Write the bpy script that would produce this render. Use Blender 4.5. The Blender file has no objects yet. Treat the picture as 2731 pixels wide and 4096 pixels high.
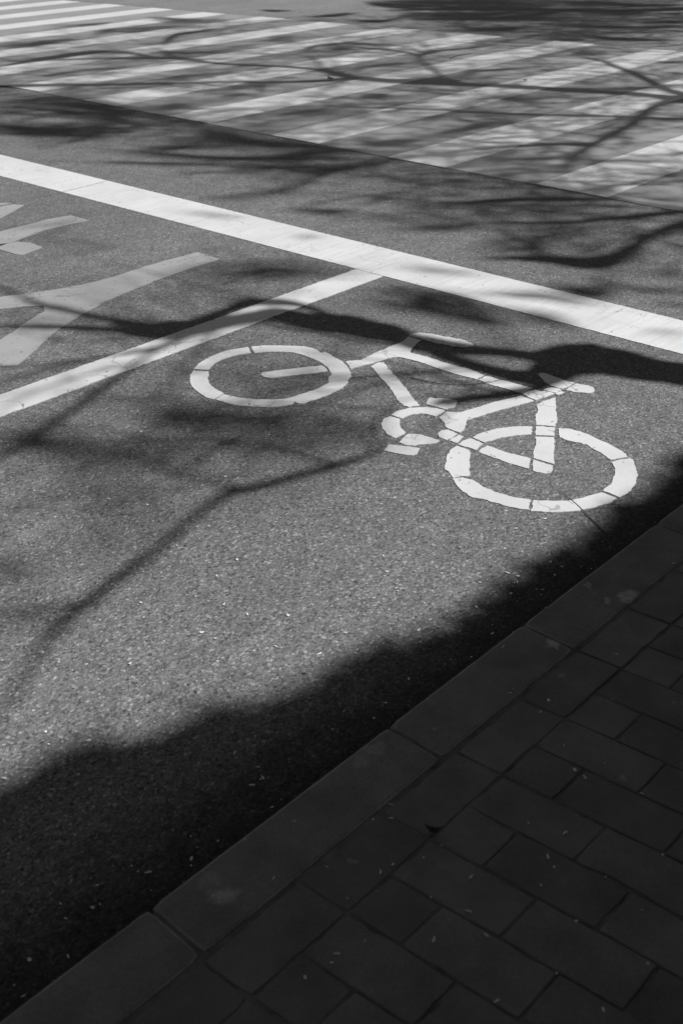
import bpy, bmesh, math, random
import numpy as np
from mathutils import Vector, Matrix, noise
from mathutils.geometry import tessellate_polygon
rnd = random.Random(7)
sc = bpy.context.scene
C = sc.collection

# ------------------------------------------------------------------ camera solution
CAMH = 1.5                       # lens height above the road (m)
K = CAMH / 1.4
F, PITCH, ROLL, AZ = 4372.7, 0.52281744, -0.02683754, 0.7679078
CX, CY = 1365.5, 2048.0
def camframe():
    # world: +X along the kerb, +Y out into the road, z up
    D = Vector((math.sin(AZ), math.cos(AZ))); N = Vector((-math.cos(AZ), math.sin(AZ)))
    def w(v):      # camera-yaw frame (x right, y forward) -> world
        return Vector((v[0]*D.x + v[1]*D.y, v[0]*N.x + v[1]*N.y, v[2]))
    cp, sp = math.cos(PITCH), math.sin(PITCH)
    fwd = Vector((0, cp, -sp)); right = Vector((1, 0, 0)); up = Vector((0, sp, cp))
    r = right*math.cos(ROLL) + up*math.sin(ROLL); u = -right*math.sin(ROLL) + up*math.cos(ROLL)
    return w(fwd), w(r), w(u)
FWD, RGT, UPV = camframe()
def G(x, y, z=0.0):
    """where a point measured on the survey photo lies on the level plane z"""
    d = FWD*F + RGT*(x-CX) - UPV*(y-CY)
    t = -(CAMH - z)/d.z
    return Vector((d.x*t, d.y*t))
def px(pts, ox=0, oy=0, k=1.0):
    return [(ox+x*k, oy+y*k) for x, y in pts]
Q = 1400/1568

# ------------------------------------------------------------------ sun
SEL = math.radians(55)
SH = Vector((0.45, -0.893)).normalized()         # horizontal direction towards the sun
TAN = math.tan(SEL)
def lift(g, h):
    return Vector((g[0]+SH.x*h/TAN, g[1]+SH.y*h/TAN, h))

# ------------------------------------------------------------------ materials
def mat(name):
    m = bpy.data.materials.new(name); m.use_nodes = True
    nt = m.node_tree; nt.nodes.clear()
    out = nt.nodes.new('ShaderNodeOutputMaterial'); b = nt.nodes.new('ShaderNodeBsdfPrincipled')
    nt.links.new(b.outputs[0], out.inputs[0])
    def n(t, **kw):
        x = nt.nodes.new(t)
        for k, v in kw.items():
            if k in x.inputs.keys(): x.inputs[k].default_value = v
            else: setattr(x, k, v)
        return x
    tc = n('ShaderNodeNewGeometry').outputs['Position']
    return m, nt, b, n, tc
def ramp(n, nt, src, stops, interp='LINEAR'):
    r = n('ShaderNodeValToRGB'); r.color_ramp.interpolation = interp
    e = r.color_ramp.elements
    while len(e) < len(stops): e.new(0.5)
    for i, (p, v) in enumerate(stops):
        e[i].position = p; e[i].color = (v, v, v, 1)
    nt.links.new(src, r.inputs[0]); return r.outputs[0]
def math_(n, nt, op, a, b=None, clamp=False):
    m = n('ShaderNodeMath', operation=op, use_clamp=clamp)
    for i, v in enumerate((a, b)):
        if v is None: continue
        if isinstance(v, (int, float)): m.inputs[i].default_value = v
        else: nt.links.new(v, m.inputs[i])
    return m.outputs[0]
def smooth(n, nt, v, a, b, c, d):
    r = n('ShaderNodeMapRange'); r.interpolation_type = 'SMOOTHSTEP'
    nt.links.new(v, r.inputs[0])
    for i, q in enumerate((a, b, c, d)): r.inputs[i+1].default_value = q
    return r.outputs[0]
def tex_noise(n, nt, tc, scale, detail=3, rough=.5):
    t = n('ShaderNodeTexNoise', Scale=scale, Detail=detail, Roughness=rough); nt.links.new(tc, t.inputs['Vector']); return t.outputs['Fac']
def vor(n, nt, tc, scale, feature='F1'):
    t = n('ShaderNodeTexVoronoi', Scale=scale); t.feature = feature; nt.links.new(tc, t.inputs['Vector']); return t
def warp(n, nt, tc, scale, amt):
    t = n('ShaderNodeTexNoise', Scale=scale, Detail=2); nt.links.new(tc, t.inputs['Vector'])
    s = n('ShaderNodeVectorMath', operation='SCALE'); nt.links.new(t.outputs['Color'], s.inputs[0]); s.inputs['Scale'].default_value = amt
    a = n('ShaderNodeVectorMath', operation='ADD'); nt.links.new(tc, a.inputs[0]); nt.links.new(s.outputs[0], a.inputs[1])
    return a.outputs[0]
def bump(n, nt, b, h, strength, dist):
    x = n('ShaderNodeBump', Strength=strength, Distance=dist); nt.links.new(h, x.inputs['Height']); nt.links.new(x.outputs[0], b.inputs['Normal'])

KERB_Y = 1.062*K
def m_asphalt():
    m, nt, b, n, tc = mat('asphalt')
    wp = warp(n, nt, tc, 90, .006)
    v1 = vor(n, nt, wp, 165); v2 = vor(n, nt, wp, 330)
    sep = n('ShaderNodeSeparateColor'); nt.links.new(v1.outputs['Color'], sep.inputs[0])
    sep2 = n('ShaderNodeSeparateColor'); nt.links.new(v2.outputs['Color'], sep2.inputs[0])
    g1 = ramp(n, nt, sep.outputs[0], [(0, .050), (.23, .086), (.7, .110), (.93, .145), (1, .215)])
    g2 = ramp(n, nt, sep2.outputs[0], [(0, .66), (.3, .92), (.8, 1.08), (1, 1.32)])
    c = math_(n, nt, 'MULTIPLY', g1, g2)
    # bitumen between the stones
    edge = ramp(n, nt, v1.outputs['Distance'], [(0, 1.03), (.5, 1.0), (.85, .72)])
    c = math_(n, nt, 'MULTIPLY', c, edge)
    # pale chips and dark pits, sparse
    v3 = vor(n, nt, wp, 62)
    s3 = n('ShaderNodeSeparateColor'); nt.links.new(v3.outputs['Color'], s3.inputs[0])
    pick = math_(n, nt, 'GREATER_THAN', s3.outputs[0], .955)
    dot = math_(n, nt, 'LESS_THAN', v3.outputs['Distance'], .20)
    chip = math_(n, nt, 'MULTIPLY', pick, dot)
    c = math_(n, nt, 'ADD', c, math_(n, nt, 'MULTIPLY', chip, .18))
    pit = math_(n, nt, 'MULTIPLY', math_(n, nt, 'LESS_THAN', s3.outputs[1], .12), math_(n, nt, 'LESS_THAN', v3.outputs['Distance'], .28))
    c = math_(n, nt, 'MULTIPLY', c, math_(n, nt, 'SUBTRACT', 1, math_(n, nt, 'MULTIPLY', pit, .55)))
    # broad wear
    big = ramp(n, nt, tex_noise(n, nt, tc, 1.3, 5, .6), [(.3, .88), (.7, 1.12)])
    mid = ramp(n, nt, tex_noise(n, nt, tc, 14, 4, .6), [(.3, .9), (.7, 1.1)])
    c = math_(n, nt, 'MULTIPLY', math_(n, nt, 'MULTIPLY', c, big), mid)
    # oil drips and scuffed streaks along the lane
    oil = smooth(n, nt, tex_noise(n, nt, warp(n, nt, tc, 5, .2), 4.3, 3, .5), .66, .74, 1.0, .80)
    c = math_(n, nt, 'MULTIPLY', c, oil)
    mp = n('ShaderNodeMapping'); nt.links.new(tc, mp.inputs[0]); mp.inputs['Scale'].default_value = (.5, 5.5, 1)
    c = math_(n, nt, 'MULTIPLY', c, ramp(n, nt, tex_noise(n, nt, mp.outputs[0], 1.0, 5, .6), [(.3, .91), (.7, 1.07)]))
    # asphalt darkens towards the kerb, ragged edge
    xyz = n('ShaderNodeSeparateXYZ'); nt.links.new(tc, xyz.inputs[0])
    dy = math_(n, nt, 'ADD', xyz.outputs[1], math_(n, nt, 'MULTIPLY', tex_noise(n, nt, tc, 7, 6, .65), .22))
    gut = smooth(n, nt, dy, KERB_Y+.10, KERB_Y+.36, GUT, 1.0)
    # asphalt turns a little paler further along the kerb
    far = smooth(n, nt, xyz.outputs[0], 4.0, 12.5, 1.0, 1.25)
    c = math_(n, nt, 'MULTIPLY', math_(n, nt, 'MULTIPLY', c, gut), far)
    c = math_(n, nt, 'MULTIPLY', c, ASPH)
    nt.links.new(c, b.inputs['Base Color'])
    b.inputs['Roughness'].default_value = .82; b.inputs['Specular IOR Level'].default_value = .22
    hgt = math_(n, nt, 'ADD', math_(n, nt, 'MULTIPLY', v1.outputs['Distance'], -.8), math_(n, nt, 'MULTIPLY', sep2.outputs[0], .35))
    bump(n, nt, b, hgt, .5, .003)
    return m
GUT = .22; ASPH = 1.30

def m_paint(name, col, streak=False, wear=.10, rough=.45):
    m, nt, b, n, tc = mat(name)
    c = ramp(n, nt, tex_noise(n, nt, tc, 5, 5, .6), [(.3, col*.93), (.7, col*1.05)])
    g = ramp(n, nt, tex_noise(n, nt, tc, 160, 3, .6), [(.3, .95), (.7, 1.04)])
    c = math_(n, nt, 'MULTIPLY', c, g)
    wp = warp(n, nt, tc, 25, .04)
    v = vor(n, nt, wp, 42)
    s = n('ShaderNodeSeparateColor'); nt.links.new(v.outputs['Color'], s.inputs[0])
    pit = math_(n, nt, 'MULTIPLY', math_(n, nt, 'LESS_THAN', s.outputs[0], wear), math_(n, nt, 'LESS_THAN', v.outputs['Distance'], .22))
    c = math_(n, nt, 'MULTIPLY', c, math_(n, nt, 'SUBTRACT', 1, math_(n, nt, 'MULTIPLY', pit, .55)))
    # hairline cracks
    v2 = vor(n, nt, warp(n, nt, tc, 12, .12), 7.0, 'DISTANCE_TO_EDGE')
    cr = math_(n, nt, 'MULTIPLY', math_(n, nt, 'LESS_THAN', v2.outputs['Distance'], .018), math_(n, nt, 'GREATER_THAN', tex_noise(n, nt, tc, 3.1, 2), .56))
    c = math_(n, nt, 'MULTIPLY', c, math_(n, nt, 'SUBTRACT', 1, math_(n, nt, 'MULTIPLY', cr, .16 if streak else .34)))
    wn = math_(n, nt, 'MULTIPLY', smooth(n, nt, tex_noise(n, nt, tc, 75, 6, .75), .60, .68, 0, .45), smooth(n, nt, tex_noise(n, nt, tc, 6, 4, .6), .45, .62, .15, 1))
    c = math_(n, nt, 'MULTIPLY', c, math_(n, nt, 'SUBTRACT', 1, wn))
    c = math_(n, nt, 'MULTIPLY', c, ramp(n, nt, tex_noise(n, nt, tc, 1.7, 4, .6), [(.3, .90), (.65, 1.03)]))
    if streak:
        mp = n('ShaderNodeMapping'); nt.links.new(tc, mp.inputs[0]); mp.inputs['Scale'].default_value = (3.0, 55, 1); mp.inputs['Rotation'].default_value = (0, 0, .10)
        st = ramp(n, nt, tex_noise(n, nt, mp.outputs[0], 1.0, 5, .65), [(.35, .90), (.6, 1.03)])
        c = math_(n, nt, 'MULTIPLY', c, st)
    nt.links.new(c, b.inputs['Base Color'])
    b.inputs['Roughness'].default_value = rough; b.inputs['Specular IOR Level'].default_value = .5
    bump(n, nt, b, tex_noise(n, nt, tc, 220, 4, .7), .5, .0015)
    return m
def m_coat():
    m, nt, b, n, tc = mat('crossing_coating')
    c = ramp(n, nt, tex_noise(n, nt, tc, 2.2, 6, .62), [(.3, .21), (.7, .25)])
    g = ramp(n, nt, tex_noise(n, nt, tc, 190, 3, .6), [(.3, .88), (.7, 1.1)])
    c = math_(n, nt, 'MULTIPLY', c, g)
    mp = n('ShaderNodeMapping'); nt.links.new(tc, mp.inputs[0]); mp.inputs['Scale'].default_value = (1.6, 12, 1)
    c = math_(n, nt, 'MULTIPLY', c, ramp(n, nt, tex_noise(n, nt, mp.outputs[0], 1.0, 5, .65), [(.3, .93), (.7, 1.05)]))
    v = vor(n, nt, warp(n, nt, tc, 25, .04), 30)
    s = n('ShaderNodeSeparateColor'); nt.links.new(v.outputs['Color'], s.inputs[0])
    pit = math_(n, nt, 'MULTIPLY', math_(n, nt, 'LESS_THAN', s.outputs[0], .06), math_(n, nt, 'LESS_THAN', v.outputs['Distance'], .2))
    c = math_(n, nt, 'MULTIPLY', c, math_(n, nt, 'SUBTRACT', 1, math_(n, nt, 'MULTIPLY', pit, .5)))
    nt.links.new(c, b.inputs['Base Color'])
    b.inputs['Roughness'].default_value = .55; b.inputs['Specular IOR Level'].default_value = .4
    bump(n, nt, b, tex_noise(n, nt, tc, 200, 4, .7), .5, .0015)
    return m
def m_stone(name, lo, hi, spots=(), grain=260):
    m, nt, b, n, tc = mat(name)
    at = n('ShaderNodeVertexColor'); at.layer_name = 'tint'
    c = ramp(n, nt, tex_noise(n, nt, tc, 9, 6, .65), [(.3, lo*.88), (.72, hi*1.08)])
    c = math_(n, nt, 'MULTIPLY', c, ramp(n, nt, tex_noise(n, nt, tc, grain, 3, .7), [(.3, .78), (.7, 1.25)]))
    s = n('ShaderNodeSeparateColor'); nt.links.new(at.outputs['Color'], s.inputs[0])
    c = math_(n, nt, 'MULTIPLY', c, s.outputs[0])
    v = vor(n, nt, warp(n, nt, tc, 40, .03), 24)
    sv = n('ShaderNodeSeparateColor'); nt.links.new(v.outputs['Color'], sv.inputs[0])
    sp = math_(n, nt, 'MULTIPLY', math_(n, nt, 'GREATER_THAN', sv.outputs[0], .93), smooth(n, nt, v.outputs['Distance'], .08, .2, 1, 0))
    c = math_(n, nt, 'ADD', c, math_(n, nt, 'MULTIPLY', sp, hi*.5))
    for (p, r, a) in spots:      # dried mortar smears
        d = n('ShaderNodeVectorMath', operation='DISTANCE'); nt.links.new(warp(n, nt, tc, 30, .05), d.inputs[0]); d.inputs[1].default_value = (p[0]+.025, p[1]+.025, p[2]+.025)
        k = smooth(n, nt, d.outputs['Value'], r*.45, r*1.15, a, 0)
        k = math_(n, nt, 'MULTIPLY', k, ramp(n, nt, tex_noise(n, nt, tc, 120, 4, .7), [(.35, .3), (.6, 1)]))
        c = math_(n, nt, 'ADD', c, k)
    nt.links.new(c, b.inputs['Base Color'])
    b.inputs['Roughness'].default_value = .8; b.inputs['Specular IOR Level'].default_value = .25
    hh = math_(n, nt, 'ADD', tex_noise(n, nt, tc, grain, 4, .7), math_(n, nt, 'MULTIPLY', tex_noise(n, nt, tc, 30, 4, .6), 1.5))
    bump(n, nt, b, hh, .5, .003)
    return m
def m_plain(name, lo, hi, scale=30, rough=.8, transl=0):
    m, nt, b, n, tc = mat(name)
    c = ramp(n, nt, tex_noise(n, nt, tc, scale, 5, .6), [(.3, lo), (.7, hi)])
    nt.links.new(c, b.inputs['Base Color']); b.inputs['Roughness'].default_value = rough
    b.inputs['Specular IOR Level'].default_value = .3
    bump(n, nt, b, tex_noise(n, nt, tc, scale*3, 4, .6), .4, .01)
    return m

# ------------------------------------------------------------------ object helpers
def tag(o, label=None, cat=None, group=None, kind=None):
    if label: o['label'] = label
    if cat: o['category'] = cat
    if group: o['group'] = group
    if kind: o['kind'] = kind
    return o
def mesh_obj(name, verts, faces, m, parent=None, smooth_=False):
    me = bpy.data.meshes.new(name); me.from_pydata([tuple(v) for v in verts], [], faces); me.update()
    me.materials.append(m)
    if smooth_: me.shade_smooth()
    o = bpy.data.objects.new(name, me); C.objects.link(o)
    if parent: o.parent = parent
    return o
def empty(name, loc=(0, 0, 0)):
    o = bpy.data.objects.new(name, None); o.location = loc; C.objects.link(o); o.empty_display_size = .1; return o

def rough_outline(poly, step, amp, seed=0.0, freq=70.0):
    """closed outline resampled at step metres with a ragged, chipped edge"""
    out = []
    n_ = len(poly)
    for i in range(n_):
        a = Vector(poly[i]); b = Vector(poly[(i+1) % n_]); L = (b-a).length
        if L < 1e-6: continue
        k = max(1, int(L/step)); nn = Vector((-(b-a).y, (b-a).x))/L
        for j in range(k):
            p = a.lerp(b, j/k)
            q = noise.noise(Vector((p.x*freq, p.y*freq, seed))) + .6*noise.noise(Vector((p.x*freq*.3, p.y*freq*.3, seed+9)))
            w = amp*q
            out.append(p + nn*w*(1 if j else .4))
    return out
def slab(polys, z, th):
    """flat-topped pieces with a real edge: top ngons triangulated, sides down"""
    V, Fc = [], []
    for poly in polys:
        b0 = len(V); n_ = len(poly)
        for p in poly: V.append((p[0], p[1], z+th))
        for p in poly: V.append((p[0], p[1], z-.001))
        tri = tessellate_polygon([[Vector((p[0], p[1], 0)) for p in poly]])
        for t in tri:
            a, b, c = (Vector(poly[i]) for i in t)
            if (b-a).cross(c-a) < 0: t = (t[0], t[2], t[1])
            Fc.append([b0+i for i in t])
        area = sum(poly[i][0]*poly[(i+1) % n_][1]-poly[(i+1) % n_][0]*poly[i][1] for i in range(n_))
        for i in range(n_):
            j = (i+1) % n_
            f = [b0+i, b0+n_+i, b0+n_+j, b0+j]
            if area < 0: f = f[::-1]
            Fc.append(f)
    return V, Fc
def paint(name, polys, m, parent=None, amp=.0028, step=.006, th=.0025, z=.0, freq=70., loc=None):
    rp = [rough_outline(p, step, amp, i*3.1+len(name), freq) for i, p in enumerate(polys)]
    if loc is None:
        allp = [q for p in rp for q in p]; loc = (sum(q[0] for q in allp)/len(allp), sum(q[1] for q in allp)/len(allp), 0)
    V, Fc = slab(rp, z, th)
    V = [(v[0]-loc[0], v[1]-loc[1], v[2]) for v in V]
    o = mesh_obj(name, V, Fc, m, parent)
    if parent is None: o.location = loc
    else: o.location = Vector(loc)-parent.location
    return o
def gp(pts, z=0.0):
    return [tuple(G(x, y, z)) for x, y in pts]

# ------------------------------------------------------------------ ground
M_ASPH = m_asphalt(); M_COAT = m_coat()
M_WHITE = m_paint('white_road_paint', .525, wear=.10)
M_STOP = m_paint('white_stop_line_paint', .56, streak=True, wear=.05)
M_STRIPE = m_paint('white_crossing_paint', .54, streak=True, wear=.10)
M_WORN = m_paint('worn_road_paint', .28, wear=.30, rough=.6)
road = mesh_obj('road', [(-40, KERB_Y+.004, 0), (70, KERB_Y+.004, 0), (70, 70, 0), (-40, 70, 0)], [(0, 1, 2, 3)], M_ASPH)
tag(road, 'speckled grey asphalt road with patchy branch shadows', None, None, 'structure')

H1 = CAMH   # crossing figures below are in camera heights
def cx0(n_): return (3.53+.0287*(n_-3.0))*H1
def cx1(n_): return (7.0+.0124*(n_-3.8))*H1
nn0, nn1 = .78, 17.0
coat = [(cx0(nn0), nn0*H1), (cx1(nn0), nn0*H1), (cx1(nn1), nn1*H1), (cx0(nn1), nn1*H1)]
V, Fc = slab([rough_outline(coat, .05, .004, 2, 20)], 0, .003)
o = mesh_obj('crosswalk_surface', V, Fc, M_COAT); tag(o, 'smooth light grey coated band under the crosswalk stripes', None, None, 'structure')

# ------------------------------------------------------------------ crosswalk stripes
sid = 0
words = {0: 'crosswalk stripe nearest the kerb, running out of the picture at right', 1: 'broad near crosswalk stripe with its near end at the right edge of the picture'}
ordw = ['first', 'second', 'third', 'fourth', 'fifth', 'sixth', 'seventh', 'eighth', 'ninth', 'tenth', 'eleventh', 'twelfth', 'thirteenth', 'fourteenth', 'fifteenth', 'sixteenth', 'seventeenth']
measured = {-1: 2.335, 0: 3.083, 1: 3.818, 2: 4.579, 3: 5.350}
for k in range(-2, 15):
    up = measured.get(k, 3.083+.757*k if k < 0 else 5.350+.757*(k-3))
    lo = up-.308
    if k == 3:   # two saw cuts across this stripe
        a1, a2 = G(768*Q, 385*Q), G(905*Q, 404*Q); b1, b2 = G(848*Q, 371*Q), G(990*Q, 391*Q)
        def cut(A, B, off): 
            d = (B-A).normalized(); return lambda n_: A.x+(n_*H1-A.y)*(d.x/d.y if abs(d.y) > 1e-6 else 0)+off
        c1, c2 = cut(a1, a2, 0), cut(b1, b2, 0)
        w = .011
        polys = [[(cx0(lo), lo*H1), (c1(lo)-w, lo*H1), (c1(up)-w, up*H1), (cx0(up), up*H1)],
                 [(c1(lo)+w, lo*H1), (c2(lo)-w, lo*H1), (c2(up)-w, up*H1), (c1(up)+w, up*H1)],
                 [(c2(lo)+w, lo*H1), (cx1(lo), lo*H1), (cx1(up), up*H1), (c2(up)+w, up*H1)]]
    else:
        polys = [[(cx0(lo)+rnd.uniform(-.01, .01), lo*H1), (cx1(lo)+rnd.uniform(-.02, .02), lo*H1), (cx1(up)+rnd.uniform(-.02, .02), up*H1), (cx0(up)+rnd.uniform(-.01, .01), up*H1)]]
    s = paint('crosswalk_stripe', polys, M_STRIPE, amp=.0035, step=.02, th=.0025, z=.0035, freq=40)
    i = k+2
    if k == 3: lab = 'white crosswalk stripe with two thin dark cuts across it'
    elif k == -2: lab = 'white crosswalk stripe closest to the kerb, beyond the right edge of the picture'
    elif k >= 9: lab = 'narrow looking white crosswalk stripe far off, %s from the kerb' % ordw[i]
    else: lab = 'long white crosswalk stripe, %s counted outward from the kerb' % ordw[i]
    tag(s, lab, 'road marking', 'white stripes of the crosswalk')

# ------------------------------------------------------------------ stop line, lane line
def fitY(X): return X
sx_lo = lambda y: G(0, 704).x + (y-G(0, 704).y)/(G(2731, 1419).y-G(0, 704).y)*(G(2731, 1419).x-G(0, 704).x)
sx_hi = lambda y: G(0, 619).x + (y-G(0, 619).y)/(G(2731, 1285).y-G(0, 619).y)*(G(2731, 1285).x-G(0, 619).x)
ca, cb = G(255, 769), G(429, 725)
yend, yfar = KERB_Y+.05, 12.0
w = .006
p1 = [(sx_lo(yend), yend), (sx_hi(yend), yend), (sx_hi(cb.y-w), cb.y-w), (sx_lo(ca.y-w), ca.y-w)]
p2 = [(sx_lo(ca.y+w), ca.y+w), (sx_hi(cb.y+w), cb.y+w), (sx_hi(yfar), yfar), (sx_lo(yfar), yfar)]
o = paint('stop_line', [p1, p2], M_STOP, amp=.003, step=.008, freq=60)
tag(o, 'wide white stop line crossing the whole road just before the crosswalk', 'road marking')
u0, u1 = G(0, 1584), G(1416, 1079); l0, l1 = G(0, 1671), G(1527, 1108)
yu = (u0.y+u1.y)/2; yl = (l0.y+l1.y)/2
xs = sx_lo(yu)-.004
o = paint('lane_line', [[(-6, yl), (xs, yl), (xs, yu), (-6, yu)]], M_WHITE, amp=.0038, step=.006, freq=65)
tag(o, 'narrow white lane line meeting the stop line at a right angle', 'road marking')

# ------------------------------------------------------------------ worn lettering at left
R3 = (0, 700, Q)
c1 = [(885, 348), (985, 378), (820, 430), (690, 478), (560, 530), (480, 565), (400, 610), (330, 650), (240, 710), (160, 785), (80, 855), (-30, 858), (-130, 858), (-90, 800), (0, 742), (60, 705), (115, 665), (200, 612), (196, 588), (100, 592), (-30, 606), (-200, 625), (-240, 580), (-30, 552), (90, 537), (250, 515), (400, 487), (520, 455), (640, 415), (760, 380), (840, 360)]
o = paint('painted_character', [gp(px(c1, *R3))], M_WORN, amp=.003, step=.008)
tag(o, 'large worn grey forked road lettering stroke beside the lane line', 'road marking')
c2a = [(-230, 310), (-30, 262), (100, 230), (220, 200), (320, 182), (400, 205), (310, 222), (200, 248), (110, 282), (85, 292), (-30, 330), (-230, 400)]
c2b = [(75, 300), (140, 305), (192, 325), (100, 360), (75, 358), (0, 335), (-60, 322), (0, 313)]
o = paint('painted_character', [gp(px(c2a, *R3)), gp(px(c2b, *R3))], M_WORN, amp=.003, step=.008)
tag(o, 'worn grey road lettering with a short stub below, at the left edge', 'road marking')
c3 = [(-230, 215), (-30, 150), (60, 133), (110, 136), (60, 165), (0, 197), (-60, 220), (-230, 290)]
c3b = [(-230, 150), (-30, 126), (52, 127), (20, 134), (-30, 142), (-230, 185)]
o = paint('painted_character', [gp(px(c3, *R3)), gp(px(c3b, *R3))], M_WORN, amp=.002, step=.008)
tag(o, 'pointed tip of worn grey road lettering closest to the stop line', 'road marking')

# ------------------------------------------------------------------ bicycle symbol
R5 = (700, 1250, 1000/1568); R6 = (1450, 1250, 1200/1568)
bc = G(1600, 1650)
bike = empty('bicycle_symbol', (bc.x, bc.y, 0))
tag(bike, 'white painted bicycle symbol on the asphalt between lane line and kerb', 'road marking')
def bp(name, polys, label=None, amp=.0034):
    o = paint(name, polys, M_WHITE, bike, amp=amp, step=.005, freq=90)
    if label: o['label'] = label
    return o
a, b_ = lambda p: gp(px(p, *R5)), lambda p: gp(px(p, *R6))
bp('front_wheel', [
 a([(118, 358), (150, 325), (200, 292), (250, 268), (310, 247), (370, 233), (420, 225), (458, 221), (466, 235), (478, 257), (440, 262), (390, 270), (340, 283), (290, 300), (250, 322), (225, 345), (213, 362), (160, 361)]),
 a([(478, 217), (560, 210), (650, 210), (740, 213), (815, 216), (865, 227), (895, 238), (915, 257), (940, 252), (965, 262), (1000, 285), (1050, 310), (1085, 345), (1097, 375), (1105, 400), (1083, 428), (1078, 450), (1035, 485), (960, 520), (880, 548), (830, 562), (805, 577), (775, 572), (755, 562), (742, 568), (735, 578), (700, 585), (640, 595), (560, 597), (480, 593), (380, 585), (300, 563), (258, 550), (285, 530), (310, 517), (400, 537), (500, 548), (600, 550), (700, 543), (745, 530), (800, 512), (870, 490), (920, 470), (940, 455), (968, 440), (960, 425), (966, 405), (980, 390), (968, 366), (948, 340), (918, 318), (870, 295), (820, 275), (770, 260), (720, 252), (640, 249), (560, 250), (499, 256), (490, 240)]),
 a([(118, 368), (165, 371), (212, 372), (213, 395), (205, 415), (215, 445), (250, 480), (307, 510), (280, 528), (240, 546), (200, 537), (150, 505), (108, 470), (95, 430), (98, 395)])], 'front wheel ring broken by thin gaps')
bp('wheel_spoke_bar', [a([(560, 377), (700, 360), (800, 348), (920, 335), (940, 345), (957, 370), (880, 382), (800, 390), (700, 402), (620, 412), (575, 412), (548, 405), (538, 392), (543, 382)])])
bp('front_fork', [b_([(-88, 258), (-13, 251), (25, 234), (50, 221), (78, 208), (110, 197), (135, 183), (165, 172), (190, 162), (215, 150), (238, 127), (304, 148), (285, 163), (268, 180), (252, 198), (247, 212), (330, 232), (420, 262), (500, 285), (560, 300), (637, 330), (595, 352), (520, 333), (400, 297), (300, 262), (215, 240), (180, 234), (150, 237), (120, 246), (60, 265), (0, 279), (-63, 297), (-72, 278)])])
bp('handlebar', [b_([(240, 120), (270, 111), (300, 108), (360, 115), (440, 130), (520, 145), (560, 158), (577, 168), (575, 180), (540, 185), (470, 178), (400, 165), (330, 146), (285, 133), (262, 128)])])
bp('top_tube', [b_([(643, 333), (716, 353), (648, 372), (603, 354)]), b_([(726, 355), (800, 375), (888, 400), (835, 424), (780, 410), (700, 388), (655, 375)]),
                b_([(900, 405), (925, 414), (950, 412), (1000, 426), (960, 442), (905, 460), (868, 447), (835, 430), (860, 415)]), b_([(940, 406), (985, 394), (1030, 401), (1036, 409), (1010, 424), (970, 415)]), b_([(1003, 429), (1035, 413), (1056, 419), (1020, 433)])])
bp('saddle', [b_([(915, 320), (935, 317), (960, 322), (1000, 338), (1060, 360), (1106, 369), (1075, 391), (1040, 401), (985, 386), (955, 368), (930, 342)]),
              b_([(1112, 373), (1180, 385), (1205, 396), (1212, 408), (1205, 420), (1185, 424), (1120, 420), (1060, 408), (1085, 391)])], 'saddle with a thin crack across it')
bp('down_tube', [b_([(45, 283), (80, 264), (108, 262), (140, 300), (185, 350), (235, 410), (270, 460), (298, 488), (240, 497), (215, 490), (185, 465), (160, 420), (120, 370), (75, 320)])], amp=.004)
bp('seat_tube', [b_([(825, 440), (860, 450), (893, 464), (800, 490), (690, 520), (600, 548), (545, 563), (540, 590), (528, 615), (512, 632), (460, 614), (432, 600), (425, 580), (400, 552), (440, 522), (510, 525), (600, 497), (700, 467)])])
bp('pedal', [b_([(350, 445), (385, 452), (410, 450), (494, 464), (482, 497), (445, 503), (436, 510), (385, 496), (330, 482)])])
bp('pedal', [b_([(140, 692), (215, 700), (298, 712), (285, 740), (265, 750), (200, 742), (112, 725)])])
bp('chainring', [b_([(147, 538), (180, 518), (240, 503), (300, 498), (330, 497), (383, 503), (428, 514), (410, 530), (380, 547), (330, 532), (300, 530), (250, 537), (205, 556)]),
                 b_([(140, 545), (170, 553), (195, 561), (193, 590), (205, 615), (225, 629), (200, 645), (170, 661), (130, 640), (118, 622), (103, 612), (100, 600), (96, 585), (110, 558)]),
                 b_([(240, 637), (300, 640), (350, 655), (402, 673), (380, 686), (310, 692), (285, 695), (270, 700), (225, 695), (190, 680), (215, 655)]),
                 b_([(410, 618), (450, 616), (495, 636), (470, 652), (440, 671), (400, 655), (391, 635)]), b_([(503, 642), (527, 651), (490, 684), (450, 672), (480, 655)])], 'cracked chainring circle')
bp('chain_stay', [b_([(652, 698), (740, 731), (875, 765), (866, 820), (850, 815), (780, 795), (680, 760), (605, 733), (618, 715)])])
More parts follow.
